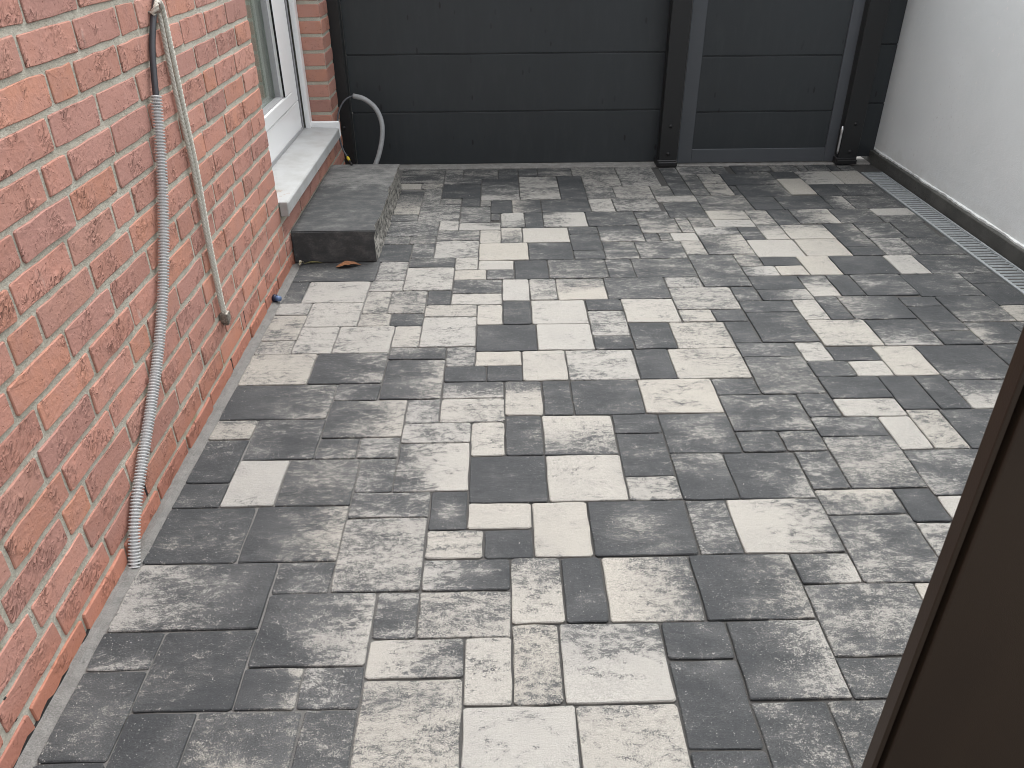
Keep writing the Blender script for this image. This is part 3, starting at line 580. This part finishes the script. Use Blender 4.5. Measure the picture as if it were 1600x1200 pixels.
bx('sill_bed', MT['mortar'], house, XF, XM+0.001, Y_OPEN0-0.004, Y_OPEN1+0.004, Z_SILL+0.001, 0.300)

# ================================================================ WHITE WALL with its concrete base
XR = 2.386
wall = empty('rendered_wall', (XR+0.1, 2.5, 0)); tag(wall, 'pale grey rendered wall standing on a dark concrete base', 'wall')
bm = bmesh.new()
NY, NZ = 90, 40
def wz(i, j):
    y = -0.3 + 5.7*i/NY; z = 0.074 + 2.2*j/NZ
    x = XR + 0.0012*math.sin(y*2.1+z*1.3) + 0.001*math.sin(y*5.3-z*4.1)
    if j == 0: z += rnd.uniform(-0.003, 0.002)
    return (x, y, z)
g_ = [[bm.verts.new(wz(i, j)) for j in range(NZ+1)] for i in range(NY+1)]
for i in range(NY):
    for j in range(NZ): bm.faces.new((g_[i][j], g_[i][j+1], g_[i+1][j+1], g_[i+1][j]))
back = [[bm.verts.new((XR+0.25, y, z)) for z in (0.074, 2.274)] for y in (-0.3, 5.4)]
bm.faces.new((back[0][0], back[1][0], back[1][1], back[0][1]))
bm.faces.new([g_[0][j] for j in range(NZ, -1, -1)] + [back[0][0], back[0][1]])
bm.faces.new([g_[NY][j] for j in range(NZ+1)] + [back[1][1], back[1][0]])
bm.faces.new([g_[i][NZ] for i in range(NY+1)] + [back[1][1], back[0][1]])
bmesh.ops.recalc_face_normals(bm, faces=bm.faces)
obj('render_coat', bm, MT['wall'], wall)
bx('concrete_base', MT['plinth'], wall, 2.357, XR+0.25, -0.3, 5.4, -0.09, 0.0665, bev=0.003)
vs_, fs_ = [], []                        # ragged lip of white render lying on the concrete base
for i in range(301):
    y = -0.3 + 5.6*i/300; q = 0.0075 + 0.006*math.sin(i*0.31)*math.sin(i*0.083) + rnd.uniform(-0.003, 0.004)
    vs_ += [(XR+0.003, y, 0.079), (XR-max(0.003, q), y, 0.0755+rnd.uniform(-0.002, 0.002)), (XR-max(0.003, q), y, 0.064)]
    if i:
        a, b = 3*i-3, 3*i; fs_ += [(a, b, b+1, a+1), (a+1, b+1, b+2, a+2)]
raw('render_lip', vs_, fs_, MT['wall'], wall)

# ================================================================ DRAIN
drain = empty('channel_drain', (2.27, 3.0, 0)); tag(drain, 'long galvanised steel drain grating beside the rendered wall', 'drain')
D0, D1, DY0, DY1 = 2.212, 2.345, -0.25, 4.79
bx('channel', MT['gap'], drain, D0+0.002, D1-0.002, DY0, DY1, -0.06, -0.017)
bx('edge_rail', MT['galv'], drain, D0, D0+0.014, DY0, DY1, -0.03, 0.001, bev=0.002)
bx('edge_rail', MT['galv'], drain, D1-0.010, D1, DY0, DY1, -0.03, 0.001, bev=0.002)
bx('end_plate', MT['galv'], drain, D0, D1, DY1+0.001, DY1+0.005, -0.03, 0.001)
PS = 0.0325
me_slat = None
n = int((DY1-0.01-2.9)/PS)
for i in range(n):
    y = DY1 - 0.018 - i*PS
    if me_slat is None:
        bm = bmesh.new()
        V = [(-0.0535, -0.0105, -0.005), (-0.0535, -0.005, -0.0008), (-0.0535, 0.001, -0.0012), (-0.0535, 0.0055, -0.005)]
        a = [bm.verts.new(v) for v in V]; b = [bm.verts.new((-v[0], v[1], v[2])) for v in V]
        for q in range(3): bm.faces.new((a[q], b[q], b[q+1], a[q+1]))
        lo = [bm.verts.new((s*0.0535, yy, -0.014)) for s, yy in ((-1, -0.0105), (1, -0.0105), (1, 0.0055), (-1, 0.0055))]
        bm.faces.new((a[0], lo[0], lo[1], b[0])); bm.faces.new((a[3], b[3], lo[2], lo[3]))
        box(bm, 0.040, 0.0530, -0.0035, 0.0045, -0.001, 0.0022, bev=0.001)
        bmesh.ops.recalc_face_normals(bm, faces=bm.faces)
        o = obj('slat', bm, MT['galv'], drain); me_slat = o.data
    else:
        o = bpy.data.objects.new('slat', me_slat); COL.objects.link(o); o.parent = drain
    o.location = Vector((2.280, y, 0)) - drain.location
vs_, fs_ = [], []
src_v = [v.co.copy() for v in me_slat.vertices]; src_f = [tuple(p.vertices) for p in me_slat.polygons]
y = DY1 - 0.018 - n*PS
while y > DY0+0.02:
    k = len(vs_); vs_ += [(2.280+v.x, y+v.y, v.z) for v in src_v]; fs_ += [tuple(q+k for q in f) for f in src_f]; y -= PS
o = raw('further_slats', vs_, fs_, MT['galv'], drain); o['kind'] = 'stuff'

# ================================================================ FENCE, POSTS, GATE
def bolts(post, x, yf, zs):
    for z in zs:
        bm = bmesh.new()
        r = bmesh.ops.create_cone(bm, cap_ends=True, segments=14, radius1=0.0125, radius2=0.011, depth=0.003)
        r2_ = bmesh.ops.create_uvsphere(bm, u_segments=12, v_segments=6, radius=0.0075)
        for v in r2_['verts']: v.co.z = max(0, v.co.z)*0.8 + 0.001
        bmesh.ops.rotate(bm, verts=bm.verts, cent=(0, 0, 0), matrix=Matrix.Rotation(math.pi/2, 3, 'X'))
        bmesh.ops.translate(bm, verts=bm.verts, vec=(x, yf-0.0015, z))
        obj('bolt', bm, MT['black'], post, True)
POSTS = 'black aluminium posts holding the fence and gate'
def post(x0, x1, yf, label, bx_, shoe=True, depth=0.09):
    p = empty('fence_post', ((x0+x1)/2, yf, 0)); tag(p, label, 'post', POSTS)
    bx('post_body', MT['post'], p, x0, x1, yf, yf+depth, 0.004, 1.78, bev=0.003)
    bx('post_cap', MT['post'], p, x0-0.002, x1+0.002, yf-0.002, yf+depth+0.002, 1.781, 1.79, bev=0.002)
    bolts(p, bx_, yf, (0.083, 0.252, 1.45, 1.62))
    if shoe:
        bm = bmesh.new()
        box(bm, x0-0.004, x1+0.003, yf-0.010, yf+depth, 0.005, 0.034, bev=0.004)
        box(bm, x0-0.012, x1-0.004, yf-0.006, yf+depth-0.004, 0.0045, 0.046, bev=0.004)
        obj('base_shoe', bm, MT['black'], p)
    return p
post(-1.035, -0.905, 5.000, 'black fence post against the brick pier behind the grey pipe', -0.955, shoe=False, depth=0.075)
post(0.992, 1.105, 4.945, 'black post between the wide fence panel and the gate', 1.047)
post(2.118, 2.236, 4.950, 'black post on the hinge side of the gate near the rendered wall', 2.185)
YF = 5.055
def board(parent, name, x0, x1, yf, z0, z1, mat):
    bm = bmesh.new(); box(bm, x0, x1, yf, yf+0.02, z0+0.0035, z1-0.0035, bev=0.0025, seg=2)
    box(bm, x0, x1, yf+0.009, yf+0.018, z1-0.004, z1+0.0025)
    return obj(name, bm, mat, parent)
fence = empty('board_fence', (0.05, YF, 0)); tag(fence, 'wide dark grey fence panel of broad horizontal boards right of the step', 'fence', 'fence panels beside the gate')
zs = [0.004, 0.328, 0.660, 0.993, 1.326, 1.659]
for a, b in zip(zs, zs[1:]): board(fence, 'fence_board', -0.903, 1.02, YF, a, b, MT['gate'])
fence2 = empty('board_fence', (2.30, YF, 0)); tag(fence2, 'narrow dark grey fence panel between gate post and rendered wall', 'fence', 'fence panels beside the gate')
zs = [0.020, 0.352, 0.690, 1.024, 1.358, 1.692]
for a, b in zip(zs, zs[1:]): board(fence2, 'fence_board', 2.20, XR-0.004, YF, a, b, MT['gate'])
gate = empty('garden_gate', (1.62, 5.0, 0)); tag(gate, 'grey framed garden gate filled with three dark horizontal boards', 'gate')
GX0, GX1, GI0, GI1, YG = 1.118, 2.112, 1.206, 2.046, 4.998
bm = bmesh.new()
box(bm, GX0, GI0, YG, YG+0.045, 0.012, 1.74, bev=0.002); box(bm, GI1, GX1, YG, YG+0.045, 0.012, 1.74, bev=0.002)
box(bm, GI0+0.0005, GI1-0.0005, YG+0.0005, YG+0.0445, 0.0125, 0.096, bev=0.002); box(bm, GI0+0.0005, GI1-0.0005, YG+0.0005, YG+0.0445, 1.65, 1.7395, bev=0.002)
obj('gate_frame', bm, MT['frame'], gate)
zs = [0.090, 0.320, 0.640, 0.972, 1.305, 1.655]
for a, b in zip(zs, zs[1:]): board(gate, 'gate_board', GI0-0.004, GI1+0.004, YG+0.010, a, b, MT['gate'])
pts = [Vector((2.108, 4.951, 0.07 + 0.17*t/8)) for t in range(9)]
sweep('hinge_pin', pts, lambda i, a: (0.0065 if i < 7 else 0.0085) * (0.5 if i in (0, 8) else 1), 10, MT['steel'], gate)

# ================================================================ DOORSTEP
bm = bmesh.new()
SX0, SX1, SY0, SY1, SZ = -0.962, -0.575, 3.486, 4.565, 0.150
top, bot = [], []
N = 34
for i in range(N+1):
    y = SY0 + (SY1-SY0)*i/N
    ch = 0.012*max(0, math.sin(i*0.55)*math.sin(i*0.23+0.6)) + rnd.uniform(0, 0.004)
    if i in (0, N): ch = 0
    top.append((y, SX1 - ch, SZ - rnd.uniform(0, 0.0015)))
    bot.append((y, SX1 - rnd.uniform(-0.004, 0.003) - 0.002, 0.002))
L = [bm.verts.new((SX0, y, SZ)) for y, _, _ in top]; Tm = [bm.verts.new((SX1-0.05, y, SZ)) for y, _, _ in top]
Tt = [bm.verts.new((x, y, z)) for y, x, z in top]
rows = []
for q in range(1, 5):
    rows.append([bm.verts.new((SX1 - (0.007 if q < 4 else 0.002) + rnd.uniform(-0.006, 0.006) - (0.010*max(0, math.sin(i*0.55)*math.sin(i*0.23+0.6)) if q < 3 else 0), top[i][0], SZ*(1-q/4) + (0 if q == 4 else rnd.uniform(-0.006, 0.006)))) for i in range(N+1)])
Lb = [bm.verts.new((SX0, y, 0.0)) for y, _, _ in top]
fs_split = []
for i in range(N):
    bm.faces.new((L[i], Tm[i], Tm[i+1], L[i+1])); bm.faces.new((Tm[i], Tt[i], Tt[i+1], Tm[i+1]))
    cols = [Tt] + rows
    for q in range(4): fs_split.append(bm.faces.new((cols[q][i], cols[q+1][i], cols[q+1][i+1], cols[q][i+1])))
    bm.faces.new((L[i], L[i+1], Lb[i+1], Lb[i]))
bm.faces.new([L[0], Lb[0]] + [rows[q][0] for q in (3, 2, 1, 0)] + [Tt[0], Tm[0]])
bm.faces.new([L[N], Tm[N], Tt[N]] + [rows[q][N] for q in (0, 1, 2, 3)] + [Lb[N]])
bmesh.ops.recalc_face_normals(bm, faces=bm.faces)
for f in fs_split: f.material_index = 1
eds = [e for e in bm.edges if all(abs(v.co.y-SY0) < 1e-5 and abs(v.co.z-SZ) < 2e-3 for v in e.verts)]
bmesh.ops.bevel(bm, geom=eds, offset=0.005, segments=2, affect='EDGES')
stp = obj('doorstep', bm, MT['step']); stp.data.materials.append(MT['split'])
tag(stp, 'dark concrete block step with rough pale broken side under the window', 'step')

# ================================================================ CONDUIT, CABLES, ROPE
XC = -0.948
cpts = [(XC, 1.5037, -0.006), (XC, 1.5792, 0.100), (XC, 1.690, 0.193), (XC, 1.832, 0.3004), (XC, 1.9568, 0.4098), (XC, 2.0679, 0.5333), (XC, 2.1675, 0.6843), (XC, 2.2505, 0.8408), (XC, 2.308, 0.985)]
sp_ = spline(cpts, 14)
pts, ds = resample(sp_, 0.0021)
cond = sweep('corrugated_conduit', pts, lambda i, a: (0.0150, 0.0150, 0.0088, 0.0088)[i % 4], 14, MT['conduit'])
cond.data.shade_flat()
tag(cond, 'grey corrugated conduit leaning on the brick wall with black cable in its top', 'conduit')
end = pts[-1]
kp = [pts[-22], end, (XC-0.004, 2.337, 1.035), (XC-0.008, 2.378, 1.10), (XC-0.008, 2.43, 1.166), (XC-0.008, 2.49, 1.222), (XC-0.008, 2.60, 1.34), (XC-0.008, 2.70, 1.50)]
pp, _ = resample(spline(kp, 8), 0.02)
tag(sweep('power_cable', pp, lambda i, a: 0.0085, 12, MT['cable']), 'black cable rising from the conduit up the brick wall', 'cable')
rope = empty('hanging_rope', (XW, 2.44, 1.19)); tag(rope, 'pale braided rope looped over a wall hook and hanging down the bricks', 'rope')
def strand(kp, r, twist, nl=4):
    q, d = resample(spline(kp, 10), 0.0022)
    return sweep('strand', q, lambda i, a: r*(1 + 0.26*math.cos(nl*(a - twist*i*d))), 16, MT['rope'], rope)
XRp = -0.949
strand([(XRp-0.008, 2.432, 1.176), (XRp+0.004, 2.436, 1.192), (XRp+0.004, 2.458, 1.205), (XRp+0.002, 2.480, 1.196), (XRp+0.001, 2.491, 1.165), (XRp+0.001, 2.490, 1.04), (XRp, 2.490, 0.893), (XRp, 2.489, 0.717), (XRp-0.003, 2.474, 0.492), (XRp-0.004, 2.472, 0.30), (XRp-0.004, 2.474, 0.235)], 0.0068, 118)
strand([(XRp-0.006, 2.444, 1.182), (XRp-0.006, 2.466, 1.184), (XRp-0.006, 2.474, 1.15), (XRp-0.006, 2.470, 1.04), (XRp-0.006, 2.472, 0.893), (XRp-0.006, 2.478, 0.74), (XRp-0.007, 2.468, 0.50), (XRp-0.007, 2.465, 0.31), (XRp-0.007, 2.468, 0.238)], 0.0058, -118)
bm = bmesh.new(); box(bm, XRp-0.019, XRp+0.011, 2.456, 2.490, 0.203, 0.240, bev=0.006, seg=2); box(bm, XRp-0.014, XRp+0.006, 2.462, 2.484, 0.192, 0.204, bev=0.003)
obj('ferrule', bm, MT['ferrule'], rope)
hk = [(XW-0.01, 2.430, 1.182), (XW+0.018, 2.431, 1.181), (XW+0.034, 2.432, 1.184), (XW+0.038, 2.432, 1.198), (XW+0.036, 2.432, 1.206)]
q, _ = resample(spline(hk, 6), 0.005)
hook = sweep('wall_hook', q, lambda i, a: 0.0035, 8, MT['ferrule'])
tag(hook, 'small metal hook in the brick wall carrying the rope', 'hook')
# grey pipe by the fence with a thin cable looping back
hp = [(-0.775, 4.79, -0.01), (-0.765, 4.80, 0.05), (-0.730, 4.83, 0.13), (-0.705, 4.86, 0.225), (-0.703, 4.885, 0.31), (-0.735, 4.91, 0.385), (-0.80, 4.93, 0.435), (-0.866, 4.94, 0.452)]
q, _ = resample(spline(hp, 8), 0.014)
hose = sweep('plastic_pipe', q, lambda i, a: 0.0145, 14, MT['hose'])
tag(hose, 'short grey plastic pipe curving out of the ground before the fence', 'pipe')
tip = q[-1]
lp = [q[-4], tip, (-0.915, 4.90, 0.432), (-0.948, 4.86, 0.375), (-0.957, 4.82, 0.300), (-0.940, 4.76, 0.245), (-0.912, 4.68, 0.205), (-0.872, 4.60, 0.172), (-0.85, 4.553, 0.157)]
q2, _ = resample(spline(lp, 8), 0.012)
cab = empty('thin_cable', tuple(q2[-1])); tag(cab, 'thin black cable looping from the grey pipe to the step with yellow tip', 'cable')
sweep('sheath', q2, lambda i, a: 0.0052, 10, MT['cable_light'], cab)
d = (q2[-1]-q2[-3]).normalized(); e0 = q2[-6]
sweep('tape_band', [q2[-7], q2[-6], q2[-5], q2[-4]], lambda i, a: (0.007, 0.0092, 0.0085, 0.0065)[i], 10, MT['yellow'], cab)
sweep('plug', [q2[-3], q2[-2], q2[-1], q2[-1]+d*0.012], lambda i, a: 0.006, 8, MT['black'], cab)

# ================================================================ SMALL THINGS
cap = empty('pipe_cap', (-0.945, 3.05, 0.01)); tag(cap, 'small blue and black plastic cap at the foot of the brick wall', 'cap')
ax = [Vector((-0.960 + 0.006*t, 3.062-0.002*t, 0.016)) for t in range(6)]
sweep('collar', ax[:3], lambda i, a: 0.016, 12, MT['blue'], cap)
sweep('stub', ax[2:], lambda i, a: (0.011, 0.0125, 0.0125, 0.010)[i], 12, MT['bluegrey'], cap)
def leaf(name, label, loc, L_, W_, rz, mat, curl):
    V, Fs = [], []; n = 9
    for i in range(n):
        t = i/(n-1); w_ = W_*math.sin(math.pi*min(1, t**0.8))*0.5 + 0.0008
        z = curl*math.sin(math.pi*t)*0.5 + 0.002
        for s, k in ((-1, 1.0), (0, 0.0), (1, 1.2)): V.append(((t-0.5)*L_, s*w_*(0.8+0.2*math.sin(i*2.1+s)), z + curl*0.8*k*abs(s)*math.sin(math.pi*t)))
        if i:
            a, b = 3*i-3, 3*i; Fs += [(a, b, b+1, a+1), (a+1, b+1, b+2, a+2)]
    k = len(V); V += [(x, y, z-0.0008) for x, y, z in V]; Fs += [tuple(q+k for q in f[::-1]) for f in Fs]
    o = raw(name, V, Fs, mat, None, True); o.location = loc; o.rotation_euler = (0, 0, rz)
    return tag(o, label, 'leaf')
leaf('dry_leaf', 'curled brown dry leaf on the stone before the step', (-0.705, 3.425, 0.002), 0.115, 0.05, math.radians(12), MT['leaf'], 0.012)
leaf('dry_leaf', 'small pale crumpled leaf in the corner of step and brick wall', (-0.925, 3.45, 0.004), 0.035, 0.022, math.radians(60), MT['straw'], 0.012)
leaf('dry_leaf', 'narrow olive leaf scrap lying along the foot of the step', (-0.875, 3.462, 0.002), 0.085, 0.014, math.radians(6), mat_leaf((0.20, 0.19, 0.07), (0.10, 0.09, 0.04)), 0.006)

# loose grit lying on the stones
V, Fs = [], []
for i in range(760):
    y = 0.8 + 4.0*rnd.random()**1.5; x = rnd.uniform(-0.92, 2.19) if i < 520 else -0.925 + 0.10*rnd.random()**2
    if x < -0.55 and y > 3.46: continue
    q = rnd.uniform(0.0009, 0.0022); k = len(V); a = rnd.random()*6.28
    for t in range(3): V.append((x+q*math.cos(a+t*2.1), y+q*math.sin(a+t*2.1)*rnd.uniform(0.6, 1.3), 0.0012))
    V.append((x, y, 0.0016+q*1.1)); Fs += [(k, k+1, k+3), (k+1, k+2, k+3), (k+2, k, k+3), (k+2, k+1, k)]
o = raw('grit', V, Fs, simple('pale_grit', (0.42, 0.41, 0.38), 0.9)); o['kind'] = 'stuff'

# ================================================================ BROWN DOOR standing open beside the camera
YD = 0.55
door = empty('brown_door', (0.85, YD+0.03, 0)); tag(door, 'dark brown door leaf standing open at the right edge of the view', 'door')
x0 = 0.768*YD
bm = bmesh.new(); box(bm, x0, x0+0.006, YD, YD+0.0178, 0.03, 2.1, bev=0.0012, seg=2); obj('door_edge', bm, MT['brown'], door)
bx('door_groove_shade', MT['groove'], door, x0+0.0062, x0+0.0118, YD+0.010, YD+0.017, 0.03, 2.1)  # near-black strip, the shade inside the door's groove put into its colour
bm = bmesh.new(); box(bm, x0+0.0120, 1.34, YD-0.003, YD+0.029, 0.03, 2.1, bev=0.003, seg=3); obj('door_leaf', bm, MT['brown'], door)
fr_ = empty('door_post', (1.39, YD, 0)); tag(fr_, 'brown post that carries the open door', 'post')
bx('post_body', MT['brown'], fr_, 1.345, 1.44, YD-0.02, YD+0.08, -0.08, 2.2, bev=0.004)
for z in (0.3, 1.1, 1.9):
    sweep('hinge', [Vector((1.3425, YD-0.012, z-0.05+0.02*t)) for t in range(6)], lambda i, a: 0.008, 10, MT['groove'], fr_)
